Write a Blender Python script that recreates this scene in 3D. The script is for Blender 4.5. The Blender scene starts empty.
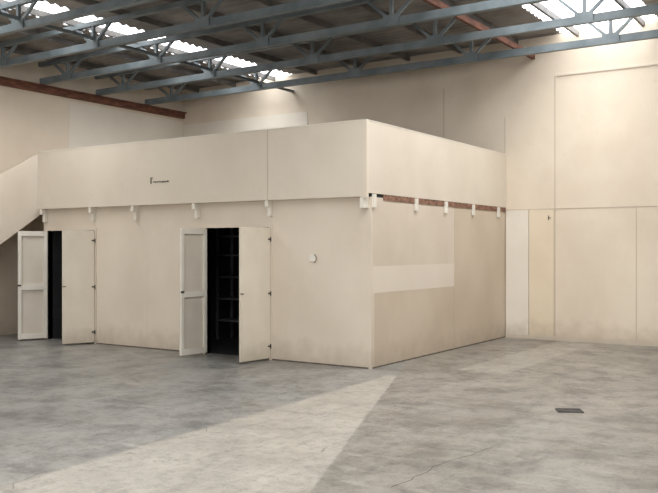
import bpy, math, random
from mathutils import Vector
random.seed(3)
S=bpy.context.scene
def lin(c):
    return tuple(((v/255)/12.92 if v/255<=0.04045 else (((v/255)+0.055)/1.055)**2.4) for v in c)+(1,)
# ---------------------------------------------------------------- materials
def mat(name,c1,c2=None,scale=1.5,rough=.7,bump=0.0,bscale=40,metal=0,stretch=(1,1,1),detail=6,emit=None,grime=0):
    m=bpy.data.materials.new(name); m.use_nodes=True
    n=m.node_tree.nodes; l=m.node_tree.links
    b=n['Principled BSDF']; b.inputs['Roughness'].default_value=rough; b.inputs['Metallic'].default_value=metal
    tc=n.new('ShaderNodeTexCoord'); mp=n.new('ShaderNodeMapping'); mp.inputs['Scale'].default_value=stretch
    l.new(tc.outputs['Object'],mp.inputs['Vector'])
    nz=n.new('ShaderNodeTexNoise'); nz.inputs['Scale'].default_value=scale; nz.inputs['Detail'].default_value=detail
    l.new(mp.outputs['Vector'],nz.inputs['Vector'])
    cr=n.new('ShaderNodeValToRGB'); cr.color_ramp.elements[0].position=.35; cr.color_ramp.elements[1].position=.65
    cr.color_ramp.elements[0].color=lin(c2 or c1); cr.color_ramp.elements[1].color=lin(c1)
    l.new(nz.outputs['Fac'],cr.inputs['Fac']); out=cr.outputs['Color']
    if grime:
        mp2=n.new('ShaderNodeMapping'); mp2.inputs['Scale'].default_value=(.5,.5,.4); l.new(tc.outputs['Object'],mp2.inputs['Vector'])
        z=n.new('ShaderNodeTexNoise'); z.inputs['Scale'].default_value=2; z.inputs['Detail'].default_value=5; z.inputs['Roughness'].default_value=.55
        l.new(mp2.outputs[0],z.inputs['Vector'])
        r=n.new('ShaderNodeValToRGB'); r.color_ramp.elements[0].position=.36; r.color_ramp.elements[1].position=.58
        r.color_ramp.elements[0].color=(.86,.84,.82,1); r.color_ramp.elements[1].color=(1,1,1,1); l.new(z.outputs['Fac'],r.inputs[0])
        k=n.new('ShaderNodeMix'); k.data_type='RGBA'; k.blend_type='MULTIPLY'; k.inputs[0].default_value=grime
        l.new(out,k.inputs[6]); l.new(r.outputs[0],k.inputs[7]); out=k.outputs[2]
        # scattered small scuffs
        z3=n.new('ShaderNodeTexNoise'); z3.inputs['Scale'].default_value=9; z3.inputs['Detail'].default_value=10; z3.inputs['Roughness'].default_value=.75
        l.new(tc.outputs['Object'],z3.inputs['Vector'])
        r=n.new('ShaderNodeValToRGB'); r.color_ramp.elements[0].position=.30; r.color_ramp.elements[1].position=.38
        r.color_ramp.elements[0].color=(.72,.68,.63,1); r.color_ramp.elements[1].color=(1,1,1,1); l.new(z3.outputs['Fac'],r.inputs[0])
        k=n.new('ShaderNodeMix'); k.data_type='RGBA'; k.blend_type='MULTIPLY'; k.inputs[0].default_value=.5
        l.new(out,k.inputs[6]); l.new(r.outputs[0],k.inputs[7]); out=k.outputs[2]
        sx=n.new('ShaderNodeSeparateXYZ'); l.new(tc.outputs['Object'],sx.inputs[0])
        z2=n.new('ShaderNodeTexNoise'); z2.inputs['Scale'].default_value=5; z2.inputs['Detail'].default_value=8; l.new(tc.outputs['Object'],z2.inputs['Vector'])
        ad=n.new('ShaderNodeMath'); ad.operation='MULTIPLY_ADD'; ad.inputs[1].default_value=-.5; l.new(z2.outputs['Fac'],ad.inputs[0]); l.new(sx.outputs['Z'],ad.inputs[2])
        mr=n.new('ShaderNodeMapRange'); mr.inputs['From Min'].default_value=-.25; mr.inputs['From Max'].default_value=.12
        mr.inputs['To Min'].default_value=.55; mr.inputs['To Max'].default_value=0; l.new(ad.outputs[0],mr.inputs['Value'])
        k=n.new('ShaderNodeMix'); k.data_type='RGBA'; l.new(mr.outputs[0],k.inputs[0]); l.new(out,k.inputs[6]); k.inputs[7].default_value=lin((164,150,132)); out=k.outputs[2]
    l.new(out,b.inputs['Base Color'])
    if bump:
        n2=n.new('ShaderNodeTexNoise'); n2.inputs['Scale'].default_value=bscale; l.new(mp.outputs['Vector'],n2.inputs['Vector'])
        bp=n.new('ShaderNodeBump'); bp.inputs['Strength'].default_value=bump; bp.inputs['Distance'].default_value=.02
        l.new(n2.outputs['Fac'],bp.inputs['Height']); l.new(bp.outputs['Normal'],b.inputs['Normal'])
    if emit:
        b.inputs['Emission Color'].default_value=(.97,.98,1,1); b.inputs['Emission Strength'].default_value=emit
    return m
CREAM=mat('cream_paint',(218,206,190),(212,200,183),.7,.5,.12,3,grime=.45)
CREAM2=mat('cream_paint_parapet',(215,205,190),(209,198,182),.6,.5,.12,2,grime=.4)
LITBAND=mat('cream_lit_band',(219,208,194),(214,203,187),.8,.6)  # cream for the lit band on the right wall, light put into the colour
SHADED=mat('cream_shaded',(211,199,183),(204,191,174),1.2,.6,grime=.4)  # cream for the right wall's upper shade, shade put into the colour
TAN=mat('tan_paint',(203,188,169),(196,180,160),1.0,.5,grime=.4)
WALL=mat('wall_lining_paint',(225,212,193),(218,203,184),.5,.7,.1,2,grime=.5)
WALLW=mat('wall_lining_pale',(229,221,208),(223,214,200),.7,.7,grime=.3)
YEL=mat('wall_lining_yellowed',(225,210,186),(218,202,176),.9,.7,grime=.3)
SEAM=mat('seam_strip',(192,179,161),(182,168,150),3,.8)  # thin joint strips, slightly darker than the lining
DIRT=mat('base_dirt',(110,98,86),(70,62,55),9,.9)
WHITE=mat('white_gloss_paint',(226,221,210),(217,210,197),2,.4)
LEAF=mat('door_leaf_paint',(220,211,195),(213,203,186),2,.45,grime=.3)
INNER=mat('door_inner_board',(212,203,189),(204,194,179),2,.6)
TIMB=mat('raw_timber',(132,86,66),(88,56,44),5,.8,.2,30,stretch=(4,1,4))
TIMB2=mat('ledger_timber_worn',(150,112,90),(96,66,52),6,.8,.2,30,stretch=(4,2,4))
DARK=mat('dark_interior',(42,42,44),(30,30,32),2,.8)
SHELF=mat('shelf_grey',(104,105,106),(80,81,83),3,.6)
STEEL=mat('grey_blue_steel_paint',(126,135,138),(101,111,115),3,.5,.1,20)
PURL=mat('purlin_galv',(120,116,112),(92,89,86),4,.6)
ROOF=mat('roof_sheet',(170,164,158),(128,123,118),1.2,.6)
IRON=mat('black_iron',(92,86,79),(66,60,55),8,.5,metal=.3)
RUST=mat('rusty_cover',(84,80,76),(60,55,50),14,.7,.4,60)
SKY=mat('translucent_skylight',(235,240,245),(215,225,232),3,.5,emit=5)
CONC=mat('concrete_wall_far',(205,196,184),(195,186,174),.8,.8)
# floor -------------------------------------------------------------
def floor_mat():
    m=bpy.data.materials.new('concrete_floor'); m.use_nodes=True
    n=m.node_tree.nodes; l=m.node_tree.links; b=n['Principled BSDF']
    tc=n.new('ShaderNodeTexCoord')
    def noise(sc,det=8,rough=.6,st=(1,1,1),loc=(0,0,0),dist=0):
        mp=n.new('ShaderNodeMapping'); mp.inputs['Scale'].default_value=st; mp.inputs['Location'].default_value=loc
        l.new(tc.outputs['Object'],mp.inputs['Vector'])
        z=n.new('ShaderNodeTexNoise'); z.inputs['Scale'].default_value=sc; z.inputs['Detail'].default_value=det; z.inputs['Roughness'].default_value=rough
        z.inputs['Distortion'].default_value=dist
        l.new(mp.outputs['Vector'],z.inputs['Vector']); return z.outputs['Fac']
    def math_(op,a,bb=None,c=None):
        k=n.new('ShaderNodeMath'); k.operation=op
        for i,v in enumerate((a,bb,c)):
            if v is None: continue
            if isinstance(v,(int,float)): k.inputs[i].default_value=v
            else: l.new(v,k.inputs[i])
        return k.outputs[0]
    def ramp(f,stops):
        r=n.new('ShaderNodeValToRGB'); e=r.color_ramp.elements
        e[0].position,e[0].color=stops[0][0],stops[0][1]; e[1].position,e[1].color=stops[-1][0],stops[-1][1]
        for p,c in stops[1:-1]:
            x=e.new(p); x.color=c
        l.new(f,r.inputs['Fac']); return r.outputs['Color']
    def mix(f,a,bb,mode='MIX'):
        k=n.new('ShaderNodeMix'); k.data_type='RGBA'; k.blend_type=mode
        if isinstance(f,(int,float)): k.inputs[0].default_value=f
        else: l.new(f,k.inputs[0])
        for i,v in ((6,a),(7,bb)):
            if isinstance(v,tuple): k.inputs[i].default_value=v
            else: l.new(v,k.inputs[i])
        return k.outputs[2]
    sx=n.new('ShaderNodeSeparateXYZ'); l.new(tc.outputs['Object'],sx.inputs[0])
    X,Y=sx.outputs['X'],sx.outputs['Y']
    wob=math_('MULTIPLY',math_('SUBTRACT',noise(6),.5),.06)
    Xw=math_('ADD',X,wob)
    def step(v,w=.03):
        mr=n.new('ShaderNodeMapRange'); mr.inputs['From Min'].default_value=-w; mr.inputs['From Max'].default_value=w
        l.new(v,mr.inputs['Value']); return mr.outputs[0]
    base=ramp(noise(.6),[(.3,lin((130,130,127))),(.5,lin((148,146,141))),(.7,lin((163,160,153)))])
    warm=ramp(noise(.8),[(.3,lin((132,127,119))),(.7,lin((156,150,140)))])
    right=step(math_('SUBTRACT',Xw,math_('ADD',.46,math_('MULTIPLY',Y,-.4126))),.015)
    col=mix(right,base,warm)
    st=ramp(noise(1.6,15,.8),[(.41,(.52,.51,.50,1)),(.53,(1,1,1,1))])
    col=mix(.8,col,st,'MULTIPLY')
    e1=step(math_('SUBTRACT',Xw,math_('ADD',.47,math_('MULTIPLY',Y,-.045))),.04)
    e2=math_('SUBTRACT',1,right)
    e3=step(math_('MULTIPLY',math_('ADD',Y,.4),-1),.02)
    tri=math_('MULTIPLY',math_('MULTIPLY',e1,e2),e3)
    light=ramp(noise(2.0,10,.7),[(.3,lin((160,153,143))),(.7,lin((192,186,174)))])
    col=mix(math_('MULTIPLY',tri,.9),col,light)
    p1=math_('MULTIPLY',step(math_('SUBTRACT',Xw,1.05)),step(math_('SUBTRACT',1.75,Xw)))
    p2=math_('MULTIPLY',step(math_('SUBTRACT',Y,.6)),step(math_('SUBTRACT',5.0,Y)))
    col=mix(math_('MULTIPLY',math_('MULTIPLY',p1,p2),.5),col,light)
    def line(v,w):
        return math_('LESS_THAN',math_('ABSOLUTE',v),w)
    cut=math_('MAXIMUM',line(math_('ADD',Y,3.1),.006),line(math_('SUBTRACT',Xw,-3.6),.006))
    col=mix(math_('MULTIPLY',cut,.5),col,lin((84,82,79)))
    st=ramp(noise(7,15,.85,loc=(3,3,0)),[(.42,(.6,.59,.57,1)),(.51,(1,1,1,1))])
    col=mix(.65,col,st,'MULTIPLY')
    blot=ramp(noise(3.2,8,.7,loc=(7,2,0)),[(.32,(.42,.41,.40,1)),(.40,(1,1,1,1))])
    col=mix(.65,col,blot,'MULTIPLY')
    st2=ramp(noise(5,14,.85,(1,.2,1),dist=.6),[(.40,(.6,.59,.57,1)),(.47,(1,1,1,1))])
    col=mix(.5,col,st2,'MULTIPLY')
    scr=ramp(noise(6,14,.85,(.2,1.2,1),loc=(3,9,0),dist=.8),[(.54,(0,0,0,1)),(.62,(1,1,1,1))])
    k=n.new('ShaderNodeRGBToBW'); l.new(scr,k.inputs[0])
    col=mix(math_('MULTIPLY',k.outputs[0],.3),col,lin((200,196,188)))
    mp=n.new('ShaderNodeMapping'); mp.inputs['Location'].default_value=(1.3,.4,0); l.new(tc.outputs['Object'],mp.inputs['Vector'])
    nzc=n.new('ShaderNodeTexNoise'); nzc.inputs['Scale'].default_value=2.5; nzc.inputs['Detail'].default_value=8; l.new(mp.outputs[0],nzc.inputs['Vector'])
    mx=n.new('ShaderNodeMix'); mx.data_type='RGBA'; mx.inputs[0].default_value=.25; l.new(mp.outputs[0],mx.inputs[6]); l.new(nzc.outputs['Color'],mx.inputs[7])
    vo=n.new('ShaderNodeTexVoronoi'); vo.feature='DISTANCE_TO_EDGE'; vo.inputs['Scale'].default_value=.55; l.new(mx.outputs[2],vo.inputs['Vector'])
    cr=math_('LESS_THAN',vo.outputs['Distance'],.0022)
    gate=math_('GREATER_THAN',noise(.9,2,.5,loc=(5,5,0)),.52)
    col=mix(math_('MULTIPLY',math_('MULTIPLY',cr,gate),.55),col,lin((84,81,77)))
    fine=ramp(noise(45,6,.8),[(.35,(.74,.74,.74,1)),(.6,(1.0,1.0,1.0,1))])
    col=mix(.8,col,fine,'MULTIPLY')
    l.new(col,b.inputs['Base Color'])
    rr=n.new('ShaderNodeMapRange'); rr.inputs['To Min'].default_value=.2; rr.inputs['To Max'].default_value=.62
    l.new(noise(1.7),rr.inputs['Value']); l.new(rr.outputs[0],b.inputs['Roughness'])
    bp=n.new('ShaderNodeBump'); bp.inputs['Strength'].default_value=.2; bp.inputs['Distance'].default_value=.01
    l.new(noise(9,8),bp.inputs['Height']); l.new(bp.outputs['Normal'],b.inputs['Normal'])
    return m
FLOOR=floor_mat()
# ---------------------------------------------------------------- mesh helpers
def empty(name,loc=(0,0,0)):
    e=bpy.data.objects.new(name,None); S.collection.objects.link(e); e.location=loc; return e
def mesh(name,vs,fs,m,parent=None,loc=(0,0,0),rot=0,bev=0):
    me=bpy.data.meshes.new(name); me.from_pydata(vs,[],fs); me.update()
    o=bpy.data.objects.new(name,me); S.collection.objects.link(o); me.materials.append(m)
    o.location=loc; o.rotation_euler[2]=rot
    if parent: o.parent=parent
    if bev:
        md=o.modifiers.new('b','BEVEL'); md.width=bev; md.segments=2
    return o
def bx(x0,x1,y0,y1,z0,z1,V,F):
    i=len(V); V+=[(x0,y0,z0),(x1,y0,z0),(x1,y1,z0),(x0,y1,z0),(x0,y0,z1),(x1,y0,z1),(x1,y1,z1),(x0,y1,z1)]
    F+=[(i,i+3,i+2,i+1),(i+4,i+5,i+6,i+7),(i,i+1,i+5,i+4),(i+1,i+2,i+6,i+5),(i+2,i+3,i+7,i+6),(i+3,i,i+4,i+7)]
def boxes(name,lst,m,parent=None,loc=(0,0,0),rot=0,bev=0):
    V=[];F=[]
    for b in lst: bx(*b,V,F)
    return mesh(name,V,F,m,parent,loc,rot,bev)
def bar(V,F,p,q,w,h):
    p=Vector(p);q=Vector(q);d=(q-p).normalized(); yv=Vector((0,1,0))
    if abs(d.dot(yv))>.9: yv=Vector((1,0,0))
    nv=d.cross(yv).normalized(); yv=nv.cross(d).normalized()
    i=len(V)
    for c in (p,q):
        for a,b in ((-1,-1),(1,-1),(1,1),(-1,1)): V.append(tuple(c+yv*w/2*a+nv*h/2*b))
    F+=[(i,i+1,i+2,i+3),(i+7,i+6,i+5,i+4)]+[(i+k,i+4+k,i+4+(k+1)%4,i+(k+1)%4) for k in range(4)]
XL,XR,YB,YF=-8.35,12.0,5.05,-16.0
def rz(x): return 5.56+.008*(x-XL)
# ---------------------------------------------------------------- shell
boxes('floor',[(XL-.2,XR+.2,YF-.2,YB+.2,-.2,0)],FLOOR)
def prism_wall(name,pts,y0,y1,m):
    V=[(x,y0,z) for x,z in pts]+[(x,y1,z) for x,z in pts]; k=len(pts)
    F=[tuple(range(k)),tuple(range(2*k-1,k-1,-1))]+[(i,i+k,(i+1)%k+k,(i+1)%k) for i in range(k)]
    return mesh(name,V,F,m)
prism_wall('wall_back',[(XL-.2,0),(XR+.2,0),(XR+.2,rz(XR)),(XL-.2,rz(XL))],YB,YB+.2,WALL)
boxes('wall_left',[(XL-.2,XL,YF,YB,0,rz(XL))],WALL)
boxes('wall_right',[(XR,XR+.2,YF,YB,0,rz(XR))],CONC)
boxes('wall_front',[(XL,0,YF-.2,YF,0,5.6),(10,XR,YF-.2,YF,0,5.6),(0,10,YF-.2,YF,4.2,5.6)],CONC)
def corr(name,x0,x1,y0,y1,m,pitch=.19,amp=.018,dz=0):
    V=[];F=[];n=int((y1-y0)/pitch*6)
    for i in range(n+1):
        y=y0+(y1-y0)*i/n; z=amp*math.sin(2*math.pi*y/pitch)+dz
        V+=[(x0,y,rz(x0)+z+.04),(x1,y,rz(x1)+z+.04)]
        if i: F.append((2*i-2,2*i,2*i+1,2*i-1))
    o=mesh(name,V,F,m); return o
ceil=empty('ceiling')
xs=[XL-.2,-6.0,-5.1,1.0,2.8,7.5,8.5,XR+.2]
for i in range(0,len(xs)-1,2):
    o=corr('roof_sheet_%d'%(i//2),xs[i]-.05,xs[i+1]+.05,YF-.2,YB+.2,ROOF); o.parent=ceil
for i in range(1,len(xs)-1,2):
    corr('skylight',xs[i],xs[i+1],YF-.2,YB+.2,SKY,dz=.02)
V=[];F=[]
x=XL+.5
while x<XR:
    z=rz(x)+.01; bx(x,x+.05,YF,YB,z-.1,z,V,F); x+=1.15
mesh('roof_purlins',V,F,PURL)
def truss(y):
    V=[];F=[]; zb=5.1
    bx(XL,XR,y-.006,y+.006,zb-.06,zb+.06,V,F); bx(XL,XR,y-.045,y+.045,zb-.07,zb-.055,V,F)
    bar(V,F,(XL,y,rz(XL)-.13),(XR,y,rz(XR)-.13),.08,.08)
    x=-7.5
    while x<XR-.6:
        zt=rz(x)-.13
        bar(V,F,(x,y,zb),(x,y,zt),.05,.05)
        bar(V,F,(x,y,zb),(x-.45,y,zt),.045,.045); bar(V,F,(x,y,zb),(x+.45,y,zt),.045,.045)
        bx(x-.14,x+.14,y-.03,y-.02,zb-.05,zb+.1,V,F)
        x+=2.45
    mesh('roof_truss',V,F,STEEL)
y=3.79
while y>YF+1: truss(y); y-=1.46
V=[];F=[]
bar(V,F,(-5.0,YF,5.2),(-5.0,YB,5.2),.05,.05)
mesh('roof_tie_bar',V,F,STEEL)
V=[];F=[]
bar(V,F,(.55,YF,5.28),(.55,YB,5.28),.06,.1)
mesh('roof_timber_beam',V,F,TIMB)
boxes('eave_timber_beam',[(XL,XL+.08,YF,YB,4.87,4.99),(XL,XL+.14,YF,YB,4.99,5.02)],TIMB)
y=YB
boxes('wall_seams_back',[(-8.3,12,y-.006,y,2.415,2.43),(.95,.963,y-.008,y,0,4.88),(2.4,2.41,y-.006,y,0,2.42),(3.6,3.61,y-.006,y,0,2.42),
  (-.02,-.01,y-.006,y,2.43,4.2),(-1.3,-1.29,y-.006,y,3.6,4.88)],SEAM)
boxes('wall_lining_sheet',[(1.0,XR,y-.006,y,2.43,4.86)],WALL)
boxes('trim_1',[(1.0,XR,y-.025,y,4.86,4.89)],CREAM)
boxes('wall_panel_white',[(.02,.46,y-.03,y-.006,.01,2.41)],WALLW)
boxes('wall_panel_yellowed',[(.47,.94,y-.02,y-.006,.01,2.41)],YEL)
boxes('door_bolt',[(.84,.88,y-.04,y-.02,2.25,2.265),(.84,.85,y-.04,y-.02,2.22,2.3)],IRON)
boxes('wall_panel_pale',[(XL+.02,-4.6,y-.012,y,3.9,4.72)],WALLW)
boxes('wall_panel_pale',[(XL,XL+.012,1.6,YB,2.5,4.8)],WALLW)
boxes('baseboard_back',[(.02,XR,y-.045,y-.03,0,.07)],CREAM)
# ---------------------------------------------------------------- storeroom
R=empty('storage_room')
X0,H=-7.1,2.42
D1=(-6.98,-5.69); D2=(-3.07,-1.78); DH=2.02
T=.1
boxes('front_wall',[(X0,D1[0],0,T,0,H),(D1[0],D1[1],0,T,DH,H),(D1[1],D2[0],0,T,0,H),(D2[0],D2[1],0,T,DH,H),(D2[1],0,0,T,0,H)],CREAM,R)
boxes('right_wall',[(-T,0,T,YB,0,H)],TAN,R)
boxes('left_wall',[(X0,X0+T,T,YB,0,H)],CREAM,R)
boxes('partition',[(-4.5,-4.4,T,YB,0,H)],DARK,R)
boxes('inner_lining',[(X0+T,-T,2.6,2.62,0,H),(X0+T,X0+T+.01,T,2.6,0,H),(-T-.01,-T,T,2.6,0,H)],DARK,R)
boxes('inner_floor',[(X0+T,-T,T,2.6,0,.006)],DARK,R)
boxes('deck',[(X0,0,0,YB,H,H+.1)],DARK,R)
boxes('painted_shade_upper',[(0,.002,.02,2.75,1.72,H)],SHADED,R)  # soft shade below the parapet, painted on as a thin sheet
boxes('painted_lit_band',[(0,.002,.02,2.75,1.06,1.44)],LITBAND,R)  # band of light on the wall, painted on as paler cream
boxes('painted_shade_mid',[(0,.002,.02,2.75,1.44,1.72)],SHADED,R)  # lower part of the painted shade
boxes('panel_joint',[(0,.004,2.75,2.756,0,H)],SEAM,R)
boxes('corner_trim',[(-.03,.012,-.012,.03,0,H)],CREAM,R)
boxes('front_joint',[(-1.76,-1.75,-.004,0,0,H),(-4.4,-4.39,-.003,0,0,H)],CREAM2,R)
of,orr=.14,.015; PT=3.48; PB=2.42
boxes('parapet_front',[(X0,-1.72,-of,-of+.05,PB,PT),(-1.71,orr,-of,-of+.05,PB,PT)],CREAM2,R)
boxes('parapet_joint',[(-1.722,-1.708,-of-.003,-of+.02,PB,PT)],SEAM,R)
boxes('parapet_right',[(orr-.05,orr,-of+.05,YB,PB+.05,PT)],CREAM2,R)
boxes('parapet_left',[(X0,X0+.05,1.4,YB,PB,PT)],CREAM2,R)
boxes('parapet_cap',[(X0,orr+.006,-of-.006,-of+.06,PT,PT+.012),(orr-.06,orr+.006,-of+.06,YB,PT,PT+.012)],WHITE,R)
boxes('parapet_corner_strip',[(orr-.05,orr+.006,-of-.006,-of+.05,PB-.02,PT)],CREAM,R)
boxes('parapet_soffit',[(X0,orr-.05,-of+.05,0,PB,PB+.02)],CREAM,R)
boxes('ledger_timber',[(0,.012,.35,YB-.02,PB-.035,PB+.05)],TIMB2,R)
L=[]
for x in (-7.02,-5.69,-4.62,-3.23,-1.75):
    L.append((x-.03,x+.03,-.07,0,PB-.24,PB)); L.append((x-.03,x+.03,-of+.01,-.07,PB-.1,PB))
L.append((-.1,-.03,-of+.01,0,PB-.16,PB))
boxes('brackets_front',L,WHITE,R,bev=.004)
L=[]
for yy in (.02,1.3,2.35,3.45,4.6):
    L.append((0.005,.045,yy,yy+.07,PB-.15,PB+.04))
boxes('brackets_right',L,WHITE,R,bev=.004)
boxes('base_gap',[(D1[1],D2[0],-.006,0,0,.018),(D2[1],0,-.006,0,0,.018),(0,.006,0,YB-.05,0,.018)],DIRT,R)
def shelf(x0,x1,yb):
    L=[(x0,x1,yb-.45,yb,z,z+.03) for z in (.35,.75,1.15,1.55,1.9)]
    for xx in (x0,(x0+x1)/2,x1-.04):
        L+=[(xx,xx+.04,yb-.46,yb-.42,.006,2.1),(xx,xx+.04,yb-.04,yb,.006,2.1)]
    boxes('storage_shelf',L,SHELF)
shelf(-4.3,-.4,2.1); shelf(-6.9,-4.6,1.7)
def jambs(n,D):
    a,b=D
    boxes(n,[(a-.05,a,-.02,T,0,DH+.04),(b,b+.05,-.02,T,0,DH+.04),(a,b,-.02,T,DH,DH+.04)],CREAM,R)
jambs('frame_1',D1);jambs('frame_2',D2)
def leaf(name,hx,ang,frame,w):
    e=empty(name,(hx,-.025,0)); e.rotation_euler[2]=math.radians(ang)
    if not frame: boxes('panel',[(0,w,0,.03,.03,DH-.01)],LEAF,e,bev=.003)
    if frame:
        boxes('panel',[(0,w,0,.012,.03,DH-.01)],INNER,e)
        y0,y1=(.012,.05)
        L=[(0,.06,y0,y1,.03,DH-.01),(w-.06,w,y0,y1,.03,DH-.01)]
        for z in (.03,.93,DH-.1): L.append((.06,w-.06,y0,y1,z,z+.09))
        boxes('battens',L,WHITE,e,bev=.003)
    y0,y1=(.03,.036) if not frame else (-.006,0)
    L=[]
    for z in (.2,1.0,1.82):
        L.append((-.01,.05,y0,y1,z,z+.025)); L.append((-.012,.006,y0-.006,y1+.006,z-.025,z+.045))
    boxes('hinges',L,IRON,e)
    if frame: boxes('bolt',[(w-.05,w+.012,.048,.06,1.0,1.03)],IRON,e)
    else: boxes('bolt',[(w-.06,w-.0,.03,.04,1.02,1.035)],IRON,e)
    return e
leaf('door_1',D1[1],-114,False,.56)
leaf('door_2',D2[1],-97,False,.62)
leaf('door_3',D1[0],-115,True,.52)
leaf('door_4',D2[0],-95,True,.54)
w=empty('wall_switch',(-.98,0,1.55))
boxes('plate',[(-.06,.05,-.02,0,-.05,.06)],WHITE,w,bev=.005)
V=[];F=[]
for i in range(14):
    a=i/14*math.pi; b=(i+1)/14*math.pi
    bar(V,F,(.03+.04*math.sin(a)*1.2,-.025,.06-.08*i/14*1.6),(.03+.04*math.sin(b)*1.2,-.025,.06-.08*(i+1)/14*1.6),.007,.007)
mesh('cable_loop',V,F,IRON,w)
w=empty('broken_sign_bracket',(-3.94,-of,2.8))
L=[(-.22,-.21,-.015,0,-.03,.07),(-.22,-.18,-.015,0,.06,.07)]
for i in range(9): L.append((-.16+i*.04,-.145+i*.04,-.01,0,-.012-random.random()*.012,.0+random.random()*.01))
L.append((-.16,.2,-.006,0,-.01,-.005))
boxes('bracket_mesh',L,IRON,w)
# ---------------------------------------------------------------- staircase to the storage deck
ST=empty('staircase'); sx0,sx1=XL+.02,X0-.26
V=[];F=[]
n=14; rise=2.52/n; run=.265; ys=.1-run*n
for i in range(n):
    bx(sx0,sx1,ys+i*run,ys+(i+1)*run+.02,(i+1)*rise-.04,(i+1)*rise,V,F)
    bx(sx0,sx1,ys+i*run,ys+i*run+.02,i*rise,(i+1)*rise-.04,V,F)
mesh('treads',V,F,TAN,ST)
boxes('landing',[(sx0,X0,.1,1.35,H,H+.1)],TAN,ST)
pts=[(-3.47,0),(-3.47,.95),(-.79,3.02),(.0,3.46),(1.35,3.46),(1.35,2.4),(.2,2.4)]
V=[(sx1,y,z) for y,z in pts]+[(sx1+.04,y,z) for y,z in pts]; k=len(pts)
F=[tuple(range(k)),tuple(range(2*k-1,k-1,-1))]+[(i,i+k,(i+1)%k+k,(i+1)%k) for i in range(k)]
mesh('balustrade_panel',V,F,CREAM,ST)
d=empty('drain_cover',(3.27,-1.47,0)); d.rotation_euler[2]=.5
L=[(-.13,.13,-.09,-.075,0,.012),(-.13,.13,.075,.09,0,.012),(-.13,-.115,-.075,.075,0,.012),(.115,.13,-.075,.075,0,.012),(-.115,.115,-.075,.075,0,.004)]
for i in range(8): L.append((-.105+i*.028,-.093+i*.028,-.075,.075,0,.01))
boxes('grate',L,RUST,d)
V=[];F=[];px,py=3.08,-4.93
for i in range(18):
    nx,ny=px+random.uniform(-.03,.033),py+.085
    bar(V,F,(px,py,.0003),(nx,ny,.0003),.004,.001); px,py=nx,ny
mesh('slab_crack',V,F,RUST)
# ---------------------------------------------------------------- lights
def area(name,loc,rot,sx,sy,p,c):
    L=bpy.data.lights.new(name,'AREA'); L.shape='RECTANGLE'; L.size=sx; L.size_y=sy; L.energy=p; L.color=c
    o=bpy.data.objects.new(name,L); S.collection.objects.link(o); o.location=loc; o.rotation_euler=rot
area('front_fill_light',(5,YF+.1,2.3),(math.radians(90),0,0),9.5,4,560,(1,.98,.955))  # added fill light in an assumed, unseen doorway, brightens the front faces
area('skylight_lamp',(1.9,-4.2,4.98),(0,0,0),1.8,17,300,(1,.99,.97))
area('skylight_lamp',(-5.6,-4.2,4.98),(0,0,0),.9,17,250,(1,.99,.97))
area('skylight_lamp',(8,-4.2,4.98),(0,0,0),1.0,17,190,(1,.99,.97))
W=bpy.data.worlds.new('w'); S.world=W; W.use_nodes=True
W.node_tree.nodes['Background'].inputs[0].default_value=(.85,.92,1,1); W.node_tree.nodes['Background'].inputs[1].default_value=1
S.view_settings.view_transform='Standard'
# ---------------------------------------------------------------- camera
c=bpy.data.cameras.new('camera'); co=bpy.data.objects.new('camera',c); S.collection.objects.link(co)
c.sensor_width=36; c.lens=837/658*36; c.shift_y=1.5/658; c.clip_end=100
co.location=(5.99,-10.13,1.7); co.rotation_euler=(math.radians(90),0,math.radians(33.45))
S.camera=co
